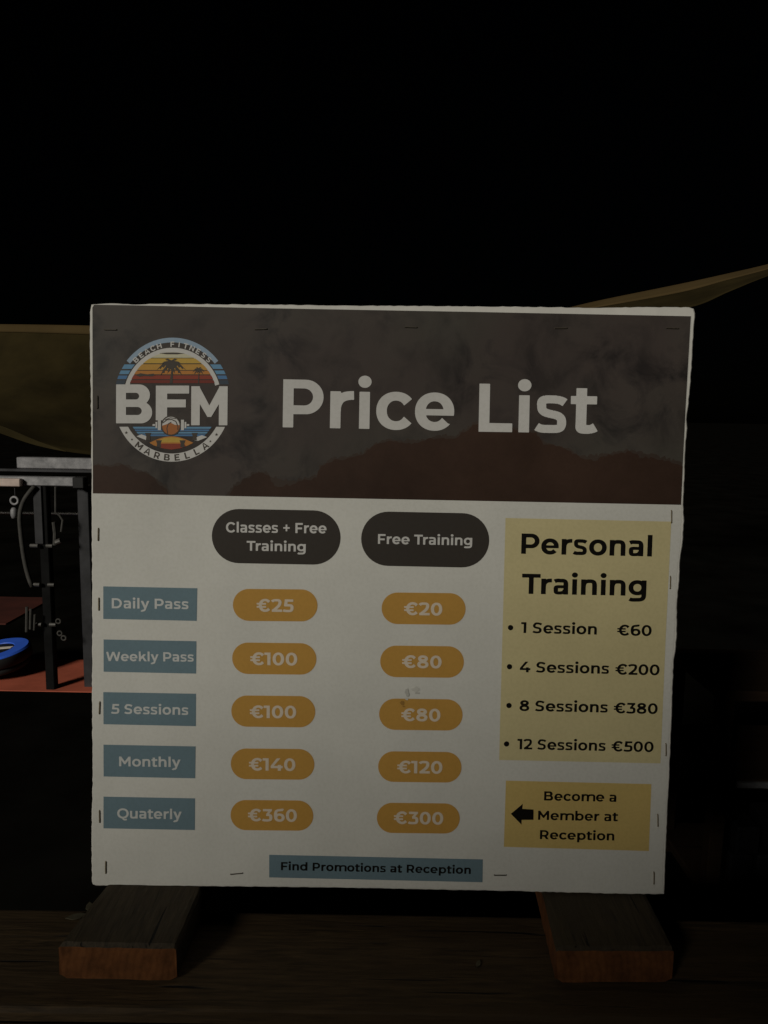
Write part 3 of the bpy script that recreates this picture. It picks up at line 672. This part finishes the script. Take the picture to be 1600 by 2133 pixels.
# lower half
em.add([[pol(1.0, 205.8 + 128.4 * k / 50) for k in range(51)] + [pol(.868, 330 - 120 * k / 50) for k in range(51)]], M['print_white'], 2)
for y0, y1, c in ((1112, 1134, 'blue1'), (1142, 1160, 'blue2'), (1168, 1188, 'blue1'), (1196, 1216, 'blue2')):
    em.add([chord(.80, y0, y1, 4)], M['e_' + c], 3)
em.add([[e(350, 1218), e(405, 1196), e(455, 1215), e(500, 1255), e(460, 1262)]], M['print_white'], 3.4)
em.add([[e(1140, 1226), e(1080, 1206), e(1030, 1222), e(985, 1262), e(1040, 1268)]], M['print_white'], 3.4)
hill = [e(495 + 490 * t, 1290 - 72 * math.sin(math.pi * t)) for t in [k / 20 for k in range(21)]]
em.add([hill + [e(985, 1290), e(930, 1318), e(860, 1345), e(740, 1362), e(620, 1345), e(540, 1318)]], M['e_tang'], 3.5)
em.add([[e(600, 1262 - 0), e(660, 1236), e(740, 1228), e(820, 1236), e(880, 1262), e(850, 1286), e(630, 1286)]], M['e_gold'], 3.8)
em.add([[e(600, 1300), e(880, 1300), e(905, 1330), e(840, 1352), e(740, 1366), e(640, 1352), e(575, 1330)]], M['e_red'], 4)
for x in (480, 1000, 600, 865):
    em.add([[e(x - 34, 1180 if x in (480, 1000) else 1262), e(x + 34, 1180 if x in (480, 1000) else 1262), e(x + 20, 1225 if x in (480, 1000) else 1300), e(x + 26, 1262 if x in (480, 1000) else 1340), e(x - 26, 1262 if x in (480, 1000) else 1340), e(x - 20, 1225 if x in (480, 1000) else 1300)]], M['emblem_dark'], 4.4)
# ball between two weights
def disc(cx, cy, rx, ry, n=36): return [e(cx + rx * math.cos(2 * math.pi * k / n), cy + ry * math.sin(2 * math.pi * k / n)) for k in range(n)]
em.add([disc(735, 1100, 112, 114)], M['emblem_dark'], 5.6)
for sg in (-1, 1):
    for x0, x1, hh in ((112, 146, 58), (152, 172, 34), (176, 205, 10)):
        em.add([[e(735 + sg * x0, 1092 - hh), e(735 + sg * x1, 1092 - hh), e(735 + sg * x1, 1092 + hh), e(735 + sg * x0, 1092 + hh)]], M['print_white'], 5.8)
em.add([disc(735, 1100, 97, 99)], M['print_white'], 6)
em.add([[e(735 + 97 * math.cos(R(a)), 1100 + 99 * math.sin(R(a))) for a in range(-4, 185, 8)] + [e(690, 1082), e(735, 1068), e(780, 1090)]], M['e_ball'], 6.2)
def line(pts, w_, m, layer):
    for a, b in zip(pts, pts[1:]):
        L = math.dist(a, b); ox, oy = -(b[1] - a[1]) / L * w_ / 2, (b[0] - a[0]) / L * w_ / 2
        em.add([[e(a[0] + ox, a[1] + oy), e(b[0] + ox, b[1] + oy), e(b[0] - ox, b[1] - oy), e(a[0] - ox, a[1] - oy)]], m, layer)
line([(645, 1070), (690, 1035), (740, 1030), (790, 1052), (815, 1110), (812, 1145)], 11, M['emblem_dark'], 6.4)
line([(700, 1192), (690, 1130), (705, 1080), (740, 1060)], 10, M['emblem_dark'], 6.45)
line([(668, 1035), (730, 1012), (790, 1022)], 9, M['emblem_dark'], 6.5)
# lettering and stars on the two arcs
def arc_text(txt, r_, a_mid, step, size, inward, m, layer, S=150, H=140, wid=1.0):
    n = len(txt)
    for k, ch in enumerate(txt):
        adv, loops = outline(ch, S, H)
        if not loops: continue
        xs = [p[0] for l in loops for p in l]; xm = (min(xs) + max(xs)) / 2
        a = a_mid + (-(k - (n - 1) / 2) if not inward else (k - (n - 1) / 2)) * step
        cx, cy = ECX + ERX * r_ * math.cos(R(a)), ECY - ERY * r_ * math.sin(R(a))
        th = R(90 - a) if not inward else R(270 - a)
        c, s_ = math.cos(th), math.sin(th); f = size / 700
        em.add([[e(cx + ((p - xm) * f * wid) * c + (q - 350) * f * s_, cy + ((p - xm) * f * wid) * s_ - (q - 350) * f * c) for p, q in l] for l in loops], m, layer + .01 * k)
arc_text('BEACH FITNESS', .895, 90, 7.3, 58, False, M['print_white'], 3, 155, 140, 1.0)
arc_text('MARBELLA', .933, 270, 10.6, 72, True, M['emblem_dark'], 3, 165, 140, 1.0)
for x, y, r_ in ((235, 1178, 20), (298, 1254, 15), (1243, 1198, 20), (1175, 1274, 15)):
    em.add([[e(x + r_ * (1 if k % 2 == 0 else .42) * math.sin(math.pi * k / 5), y - r_ * (1 if k % 2 == 0 else .42) * math.cos(math.pi * k / 5)) for k in range(10)]], M['emblem_dark'], 3)
em.build('emblem', poster)

# title
tt = Flat(); t2 = Flat()
tt.text('Price', (238.4, 592.6), (452.0, 592.3), 59.54, M['print_white'], 4, 156, 128)
t2.text('List', (482.8, 591.4), (630.7, 591.8), 59.54, M['print_white'], 4, 156, 128)
tt.build('title_word', poster); t2.build('title_word', poster)

def item(name, shape, m, lines, tm, S=152, H=128, extra=None):
    f = Flat(); f.add([shape], m, 2)
    for t, a, b, c in lines: f.text(t, a, b, c, tm, 4, S, H)
    if extra: extra(f)
    return f.build(name, poster)
WH, BK = M['print_white'], M['print_black']
item('column_heading', pill((150.7, 455.3), (312.8, 455.3), 68.40), M['pill_black'], [('Classes + Free', (168.6, 459.8), (295.1, 460.8), 12.76), ('Training', (194.8, 437.2), (269.2, 437.3), 12.33)], WH)
item('column_heading', pill((338.7, 455.5), (499.5, 455.2), 68.40), M['pill_black'], [('Free Training', (359.9, 448.9), (478.2, 449.1), 12.33)], WH)
for q, txt, a, b, c in ((([(13.8, 347.0), (132.3, 346.8), (132.8, 388.4), (13.8, 388.5)]), 'Daily Pass', (24.7, 360.9), (122.1, 361.6), 12.76),
                        (([(14.3, 279.4), (132.0, 279.3), (132.1, 320.9), (14.2, 320.8)]), 'Weekly Pass', (17.8, 293.3), (129.1, 294.7), 11.79),
                        (([(14.2, 211.7), (132.1, 211.6), (132.1, 253.5), (13.9, 253.2)]), '5 Sessions', (23.9, 225.7), (122.6, 226.0), 12.51),
                        (([(14.4, 143.9), (131.7, 144.0), (132.0, 185.5), (14.2, 185.3)]), 'Monthly', (34.4, 157.8), (113.0, 158.3), 12.64),
                        (([(14.3, 76.2), (131.7, 76.5), (131.7, 118.0), (14.3, 117.7)]), 'Quaterly', (32.1, 90.0), (114.8, 90.5), 12.76)):
    item('row_label', q, M['blue'], [(txt, a, b, c)], M['label_white'], 150, 126)
for p0, p1, h_, txt, a, b in (
    ((178.0, 368.2), (285.0, 369.3), 40.70, '\u20ac25', (208.2, 360.2), (254.9, 360.4)), ((177.7, 300.1), (284.6, 301.0), 40.28, '\u20ac100', (200.9, 291.9), (260.4, 292.4)),
    ((177.2, 232.2), (284.1, 233.2), 40.28, '\u20ac100', (201.0, 223.8), (259.9, 224.4)), ((177.1, 164.0), (283.9, 165.2), 39.85, '\u20ac140', (200.5, 155.9), (259.7, 156.4)),
    ((177.4, 97.3), (283.4, 98.5), 39.49, '\u20ac360', (199.9, 89.9), (262.5, 90.3)), ((366.0, 367.6), (471.9, 368.4), 40.10, '\u20ac20', (394.4, 359.6), (442.5, 359.6)),
    ((365.4, 299.9), (471.3, 300.8), 40.28, '\u20ac80', (393.3, 292.1), (443.1, 292.3)), ((365.2, 232.1), (471.2, 232.9), 40.28, '\u20ac80', (393.6, 223.9), (443.1, 224.2)),
    ((365.2, 164.4), (471.4, 165.3), 39.67, '\u20ac120', (389.7, 156.4), (447.1, 156.8)), ((364.7, 97.7), (470.7, 98.8), 39.37, '\u20ac300', (386.6, 90.5), (449.6, 90.6))):
    item('price_pill', pill(p0, p1, h_), M['orange'], [(txt, a, b, 16.10)], M['price_white'], 166, 132)
def bullets(f):
    for c in ((529.0, 346.0), (529.0, 296.2), (529.6, 246.5), (527.8, 197.0)):
        f.add([[(c[0] + 3.4 * math.cos(2 * math.pi * k / 20), c[1] + 3.4 * math.sin(2 * math.pi * k / 20)) for k in range(20)]], BK, 4)
item('training_panel', [(518.9, 176.0), (723.8, 175.9), (724.6, 332.1), (726.5, 483.6), (519.2, 484.3)], M['yellow'],
     [('Personal', (539.8, 439.8), (703.6, 439.4), 25.52), ('Training', (541.9, 389.3), (698.2, 389.4), 25.39),
      ('1 Session', (542.3, 339.6), (637.7, 339.3), 13.73), ('\u20ac60', (663.4, 338.7), (706.6, 338.8), 13.73),
      ('4 Sessions', (542.1, 289.5), (654.7, 289.6), 13.61), ('\u20ac200', (662.7, 288.9), (718.3, 289.0), 13.61),
      ('8 Sessions', (543.0, 239.9), (654.7, 240.0), 13.61), ('\u20ac380', (662.2, 239.4), (717.6, 239.4), 13.61),
      ('12 Sessions', (541.5, 190.5), (653.5, 190.6), 13.37), ('\u20ac500', (661.0, 190.2), (714.2, 190.4), 13.37)], BK, 158, 132, bullets)
def arrow(f): f.add([[(535.5, 106.6), (550.5, 120.0), (550.0, 113.4), (564.4, 112.9), (564.6, 99.4), (549.5, 99.0), (549.5, 92.9)]], BK, 4)
item('membership_panel', [(527.8, 63.3), (712.9, 61.8), (713.2, 148.9), (528.2, 149.5)], M['ochre'],
     [('Become a', (577.3, 124.9), (669.2, 125.0), 11.91), ('Member at', (570.3, 99.6), (672.3, 99.8), 11.91), ('Reception', (573.4, 74.5), (668.2, 74.7), 11.79)], BK, 158, 132, arrow)
item('footer_strip', [(227.8, 16.5), (501.7, 16.2), (501.4, 46.3), (227.5, 46.3)], M['blue'], [('Find Promotions at Reception', (242.9, 26.6), (486.3, 26.9), 10.57)], BK, 158, 132)
# dirt on the sheet
rs = random.Random(12)
for c, rx, ry, m in (((400.2, 260.6), 2.6, 4.6, 'smudge_pale'), ((401.5, 258.1), 1.5, 2.4, 'smudge_dark'), ((411.1, 264.5), 4.6, 3.0, 'smudge_faint'), ((413.0, 260.2), 2.6, 1.4, 'smudge_pale'),
                     ((394.4, 246.9), 2.4, 2.8, 'smudge_burn'), ((396.3, 242.6), 1.6, 1.0, 'smudge_burn'), ((399.7, 252.5), 1.6, 1.8, 'smudge_faint')):
    f = Flat(); f.add([blotch(c, rx, ry, rs, 26)], M[m], 5 + rs.random()); f.build('stain', poster)

# staples round the edge
def staple(c, ang, L=15.5, dark=False):
    m = MB(); a = R(ang); dx, dz = math.cos(a), math.sin(a); x, z = c[0] / 1000, c[1] / 1000; h = L / 2000
    nx, nz = -dz, dx
    pts = [(x - dx * h, .003, z - dz * h), (x - dx * h, -.0012, z - dz * h), (x - dx * h * .92, -.0016, z - dz * h * .92), (x, -.0015, z), (x + dx * h * .92, -.0016, z + dz * h * .92), (x + dx * h, -.0012, z + dz * h), (x + dx * h, .003, z + dz * h)]
    m.tube(pts, .00075, seg=6); m.build('staple', M['staple_dark'] if dark else M['staple'], board)
for c, a in (((7.5, 454.2), 89), ((8.2, 365.8), 90), ((9.2, 232.8), 88), ((9.3, 91.7), 91), ((17.3, 25.1), 90), ((6.5, 619.7), 90),
             ((726.3, 489.9), 92), ((727.7, 407.1), 91), ((729.8, 193.8), 92), ((722.7, 102.2), 93), ((720.4, 26.8), 92), ((186.0, 20.6), 7), ((524.2, 26.3), 1.5),
             ((22.7, 709.8), 0), ((210.0, 713.5), 3), ((396.0, 718.9), -1), ((581.6, 720.8), 1), ((719.2, 723.0), -1)):
    staple(c, a, dark=c[1] > 560 or 150 < c[0] < 600)

# ------------------------------------------------------------------ gym yard behind, left
rig = empty('training_rig', (-1.75, 3.85, 0), 'galvanised steel training rig with square beams left of the price board', 'gym rig')
def rbox(name, a, b, m, bev=.004): q = MB(); q.box(a, b, bev=bev); return child(q.build(name, m), rig)
rbox('beam', (-2.005, 4.02, 1.176), (-0.55, 4.08, 1.236), M['galv'])
rbox('beam', (-3.2, 3.80, 1.105), (-1.565, 3.86, 1.150), M['galv'])
rbox('beam', (-2.55, 3.93, 1.165), (-1.3, 3.96, 1.180), M['grey_steel'], .002)
rbox('end_sleeve', (-2.6, 3.765, 1.102), (-1.865, 3.797, 1.142), M['pink_steel'])
rbox('post', (-1.80, 3.81, 0), (-1.752, 3.858, 1.104), M['dark_steel'])
rbox('post_sleeve', (-1.818, 3.80, .80), (-1.775, 3.809, 1.104), M['grey_steel'], .002)
rbox('post', (-1.615, 3.86, 0), (-1.555, 3.92, 1.104), M['grey_steel'])
rbox('post', (-3.05, 3.81, 0), (-3.0, 3.858, 1.104), M['dark_steel'])
rbox('post', (-0.65, 4.03, 0), (-0.6, 4.07, 1.175), M['dark_steel'])
rbox('bracket', (-1.61, 3.795, 1.095), (-1.552, 3.857, 1.152), M['black'])
for z in (.792, .585, .37):
    for x0, x1 in ((-1.838, -1.798), (-1.755, -1.722)):
        t_ = MB(); t_.tube([(x0, 3.79, z), (x1, 3.79, z)], .010, seg=12); child(t_.build('peg', M['peg']), rig)
# rod across the rig
t_ = MB(); t_.tube([(-3.1, 4.30, .885), (-1.2, 4.30, .895)], .009, seg=10)
tag(t_.build('steel_bar', M['peg']), 'thin pale steel bar lying level across the training rig', 'bar')
# loop of elastic band hung over the beam
bd = MB(); pts = [(-1.80, 3.84, 1.10), (-1.86, 3.83, 1.03), (-1.885, 3.83, .95), (-1.88, 3.83, .80), (-1.872, 3.83, .68), (-1.86, 3.83, .60), (-1.845, 3.835, .585)]
pts = bez([pts[0], (-1.85, 3.83, 1.05), (-1.885, 3.83, 1.0)][0:1] + [(-1.84, 1.06), (-1.89, 1.0), (-1.884, .9)] if False else [(-1.80, 1.104), (-1.85, 1.05), (-1.89, 1.0), (-1.884, .90), (-1.88, .80), (-1.872, .66), (-1.835, .575)], 10)
bd.tube([(x, 3.785, z) for x, z in pts], .012, seg=8)
tag(bd.build('exercise_band', M['band'], smooth=True), 'pale grey elastic band hanging in a curve beside the rig post', 'exercise band')
# shackle hanging under the beam
sh = empty('shackle', (-1.905, 3.79, .9), 'small shiny steel shackle hanging under the rig beam', 'shackle')
q = MB(); q.tube([(-1.905, 3.79, 1.105), (-1.905, 3.79, 1.05)], .003, seg=6); child(q.build('cord', M['grey_steel']), sh)
q = MB(); q.tube([(-1.905 + .019 * math.cos(2 * math.pi * k / 20), 3.78, 1.028 + .019 * math.sin(2 * math.pi * k / 20)) for k in range(21)], .006, seg=8, cap=False); child(q.build('ring', M['galv'], smooth=True), sh)
q = MB(); q.lathe([(.0, -.03), (.012, -.028), (.017, -.012), (.017, .012), (.010, .026), (.0, .028)], (-1.91, 3.78, .965), seg=20); child(q.build('swivel', M['galv'], smooth=True), sh)
# cable and handle on the other side of the post
cb = empty('pulley_handle', (-1.70, 3.8, .8), 'dark cable with metal handle hanging right of the rig post', 'handle')
q = MB(); q.tube([(-1.69, 3.78, 1.104), (-1.695, 3.78, .97), (-1.675, 3.78, .955), (-1.66, 3.78, .93), (-1.67, 3.78, .87)], .006, seg=8); child(q.build('cable', M['band']), cb)
q = MB(); q.tube([(-1.705, 3.775, .92), (-1.70, 3.775, .86), (-1.705, 3.775, .80)], .010, seg=8); child(q.build('strap', M['band']), cb)
q = MB(); q.tube([(-1.695, 3.77, .815), (-1.67, 3.77, .825)], .014, seg=10); child(q.build('grip', M['peg']), cb)
# weights hung low on the post
kb = empty('cable_clip', (-1.69, 3.8, .3), 'cluster of small steel clips low on the rig post', 'clip')
for x, z in ((-1.70, .395), (-1.695, .33), (-1.675, .305)):
    q = MB(); q.tube([(x + .012 * math.cos(2 * math.pi * k / 12), 3.77, z + .012 * math.sin(2 * math.pi * k / 12)) for k in range(13)], .004, seg=6, cap=False); child(q.build('clip_ring', M['peg']), kb)
for i, (x, z0, z1) in enumerate(((-1.865, .47, .335), (-1.845, .46, .35), (-1.825, .43, .345))):
    q = MB(); q.tube([(x + .004, 3.77, z0), (x, 3.77, (z0 + z1) / 2), (x - .004, 3.77, z1)], .008 - .001 * i, seg=8)
    tag(q.build('nylon_strap', M['band']), ['leftmost grey strap end hanging low beside the rig post', 'middle grey strap end hanging low beside the rig post', 'short grey strap end nearest the rig post'][i], 'strap', 'strap ends beside the rig post')

# floor mats and weight plate
m_ = MB(); m_.box((-3.4, 3.79, 0), (-1.50, 4.30, .004))
tag(m_.build('floor_mat', M['mat_red']), 'bright red rubber floor mat under the blue ringed weight plate', 'mat', 'rubber floor mats')
m_ = MB(); m_.box((-4.6, 5.0, 0), (-2.62, 5.75, .010), bev=.004)
tag(m_.build('floor_mat', M['mat_maroon']), 'dark maroon rubber floor mat farther behind the rig', 'mat', 'rubber floor mats')
tilt = Matrix.Rotation(R(-7), 4, 'Y') @ Matrix.Rotation(R(4), 4, 'X')
px0, py0, pz0 = (-2.170, 4.042, 0.150)
pz0 -= .0735
Rp = .180
under = empty('weight_plate', (px0, py0, pz0 - .036), 'plain black weight plate beneath the blue ringed plate', 'weight plate')
q = MB(); q.lathe([(.0, .0), (.160, .0), (.170, .008), (.170, .028), (.160, .035), (.0, .035)], (0, 0, 0), seg=64, mat4=tilt); q.build('rubber_body', M['black'], under, True)
pl = empty('weight_plate', (px0, py0, pz0), 'round weight plate with wide blue ring lying tilted over the red mat', 'weight plate')
q = MB(); q.lathe([(.0, .0), (Rp - .012, .0), (Rp, .010), (Rp, .060), (Rp - .008, .068), (.0, .068)], (0, 0, 0), seg=72, mat4=tilt)
q.build('rubber_body', M['black'], pl, True)
q = MB(); q.lathe([(.094, .0685), (.096, .0735), (Rp - .012, .0735), (Rp - .002, .064), (Rp - .001, .056)], (0, 0, 0), seg=72, mat4=tilt); q.build('blue_ring', M['plate_blue'], pl, False)
q = MB()
for pts in ([(-.03, .034), (.088, .024), (.082, .000), (.014, .002), (.034, -.060), (-.002, -.066), (-.03, -.006)], [(-.03, .02), (-.09, .03), (-.085, .01), (-.03, .0)]):
    vs = [tilt @ Vector((x, y, .0695)) for x, y in pts] + [tilt @ Vector((x, y, .072)) for x, y in pts]; n = len(pts)
    tr = tessellate_polygon([[Vector((x, y, 0)) for x, y in pts]])
    q.add(vs, [tuple(i + n for i in t) for t in tr] + [(k, (k + 1) % n, n + (k + 1) % n, n + k) for k in range(n)])
q.build('white_mark', M['plate_mark'], pl)

# ------------------------------------------------------------------ shade sails
def sail(name, top, bot, n, mrows, bulge, lip, label, hem_w=.1, th=.004, low=0):
    """cloth hung between an upper and a lower edge curve, sagging between them"""
    root = empty(name, top[0], label, 'shade sail', 'olive shade sails')
    def along(c, t):
        f = t * (len(c) - 1); i = min(int(f), len(c) - 2); a, b = Vector(c[i]), Vector(c[i + 1]); k = f - i
        p0 = Vector(c[max(i - 1, 0)]); p3 = Vector(c[min(i + 2, len(c) - 1)])
        return .5 * ((2 * a) + (-p0 + b) * k + (2 * p0 - 5 * a + 4 * b - p3) * k * k + (-p0 + 3 * a - 3 * b + p3) * k ** 3)
    def pt(t, s_):
        p = along(top, t).lerp(along(bot, t), s_)
        return p + Vector((0, 1, -.25)) * bulge * math.sin(math.pi * s_) * (.8 + .2 * math.sin(t * 9)) + Vector((0, -1, .3)) * lip * (1.3 - 1.2 * t) * max(0, s_ - .84) ** 1.2
    def sheet_(s0, s1, rows, off, m, nm):
        q = MB(); vs = []; fs = []
        for k in range(rows + 1):
            for i in range(n + 1): vs.append(pt(i / n, s0 + (s1 - s0) * k / rows) + Vector((0, -off, 0)))
        W_ = n + 1; N_ = len(vs); vs += [p + Vector((0, th, 0)) for p in vs]
        for k in range(rows):
            for i in range(n):
                a = k * W_ + i; fs += [(a, a + W_, a + W_ + 1, a + 1), (N_ + a, N_ + a + 1, N_ + a + W_ + 1, N_ + a + W_)]
        for i in range(n): fs += [(i, i + 1, N_ + i + 1, N_ + i), (rows * W_ + i + 1, rows * W_ + i, N_ + rows * W_ + i, N_ + rows * W_ + i + 1)]
        q.add(vs, fs); return child(q.build(nm, m, smooth=True), root)
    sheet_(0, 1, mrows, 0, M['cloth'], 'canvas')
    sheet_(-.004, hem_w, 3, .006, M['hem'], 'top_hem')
    if low:  # tapered pale strip: the lit lower rim put into the colour
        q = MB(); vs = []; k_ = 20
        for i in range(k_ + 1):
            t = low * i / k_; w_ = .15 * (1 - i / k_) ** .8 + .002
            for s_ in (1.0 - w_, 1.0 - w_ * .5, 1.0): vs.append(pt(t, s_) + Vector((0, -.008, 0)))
        q.add(vs, [(3 * i + j, 3 * i + j + 1, 3 * i + j + 4, 3 * i + j + 3) for i in range(k_) for j in (0, 1)]); child(q.build('painted_lit_rim', M['lit_rim'], smooth=True), root)
    return root
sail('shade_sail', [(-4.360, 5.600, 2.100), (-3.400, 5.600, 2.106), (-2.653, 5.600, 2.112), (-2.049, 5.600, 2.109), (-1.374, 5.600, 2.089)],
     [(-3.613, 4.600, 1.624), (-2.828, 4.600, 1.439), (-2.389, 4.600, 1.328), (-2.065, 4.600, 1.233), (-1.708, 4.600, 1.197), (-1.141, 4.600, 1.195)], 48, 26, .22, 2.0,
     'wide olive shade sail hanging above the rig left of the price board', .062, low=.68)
sail('shade_sail', [(1.126, 5.200, 2.216), (1.418, 5.200, 2.292), (2.000, 5.200, 2.419), (2.321, 5.200, 2.494), (2.577, 5.200, 2.557), (3.211, 5.200, 2.726)],
     [(0.997, 4.600, 2.128), (1.432, 4.600, 2.141), (1.828, 4.600, 2.176), (2.062, 4.600, 2.273), (2.285, 4.600, 2.367), (2.842, 4.600, 2.576)], 40, 10, .05, .0,
     'narrow olive shade sail rising to the right behind the board', .30)
for i, (x, y, h_) in enumerate(((-1.15, 5.25, 1.95), (-3.98, 5.3, 2.2), (1.0, 5.0, 2.0), (3.02, 5.0, 2.75))):
    q = MB(); q.tube([(x, y, 0), (x, y, h_)], .04, seg=14)
    tag(q.build('sail_post', M['post_wood']), ['round wooden post carrying the right end of the wide sail', 'round wooden post carrying the left end of the wide sail', 'round wooden post carrying the low end of the narrow sail', 'tall round wooden post carrying the high end of the narrow sail'][i], 'post', 'posts of the shade sails')

# ------------------------------------------------------------------ dark rack on the right
rk = empty('storage_rack', (1.35, 2.25, 0), 'low dark wooden storage rack on the ground right of the price board', 'rack')
def kbox(nm, a, b, m, bev=.004): q = MB(); q.box(a, b, bev=bev); return child(q.build(nm, m), rk)
kbox('top_plank', (.985, 2.06, .690), (1.95, 2.46, .722), M['shelf_wood'])
kbox('shelf', (.985, 2.06, .420), (1.95, 2.46, .452), M['shelf_wood'])
kbox('shelf', (.985, 2.06, .055), (1.95, 2.46, .085), M['shelf_wood'])
for x in (.985, 1.90):
    for y in (2.062, 2.41):
        for z0, z1 in ((0, .055), (.085, .42), (.452, .69)): kbox('leg', (x + .004, y, z0), (x + .046, y + .046, z1), M['shelf_wood'], .003)
kbox('shelf_edge_trim', (1.05, 2.045, .432), (1.95, 2.058, .449), M['galv'], .002)
# blocks on the shelves
for i, (x, z, h_, lab) in enumerate(((1.075, .0855, .10, 'small dark block at the left end of the rack bottom shelf'), (1.16, .0855, .10, 'second dark block from the left on the rack bottom shelf'),
                                     (1.245, .0855, .10, 'third dark block from the left on the rack bottom shelf'), (1.09, .186, .09, 'dark block stacked on the two left bottom shelf blocks'), (1.20, .186, .09, 'dark block stacked on the second and third bottom shelf blocks'))):
    q = MB(); q.box((x, 2.10, z), (x + .072, 2.26, z + h_), bev=.006)
    tag(q.build('weight_block', M['grey_steel']), lab, 'block', 'weight blocks on the rack')

# dry leaves behind the rail
for i, (x, y, s_, a) in enumerate(((-.40, .872, .013, 20), (-.375, .886, .010, 110), (.12, .80, .006, 70))):
    q = MB(); out = [(0, 0), (.35, .22), (.7, .2), (1, 0), (.7, -.2), (.35, -.22)]
    c, s2 = math.cos(R(a)), math.sin(R(a)); top = [((px * c - py * s2) * s_ * 2, (px * s2 + py * c) * s_ * 2, .003 + .012 * s_ * 50 * (px - .5) ** 2 * .3) for px, py in out]
    q.add([(p[0] + x, p[1] + y, p[2] + TOP) for p in top] + [(p[0] + x, p[1] + y, p[2] + TOP - .0008) for p in top], [(0, 1, 2, 3, 4, 5), (11, 10, 9, 8, 7, 6)] + [(k, (k + 1) % 6, 6 + (k + 1) % 6, 6 + k) for k in range(6)])
    tag(q.build('dry_leaf', M['leaf']), ['curled dry leaf on the rail left of the left stub', 'tiny dry leaf beside the board corner on the rail', 'tiny dry leaf on the rail between the two stubs'][i], 'leaf', 'dry leaves on the rail')
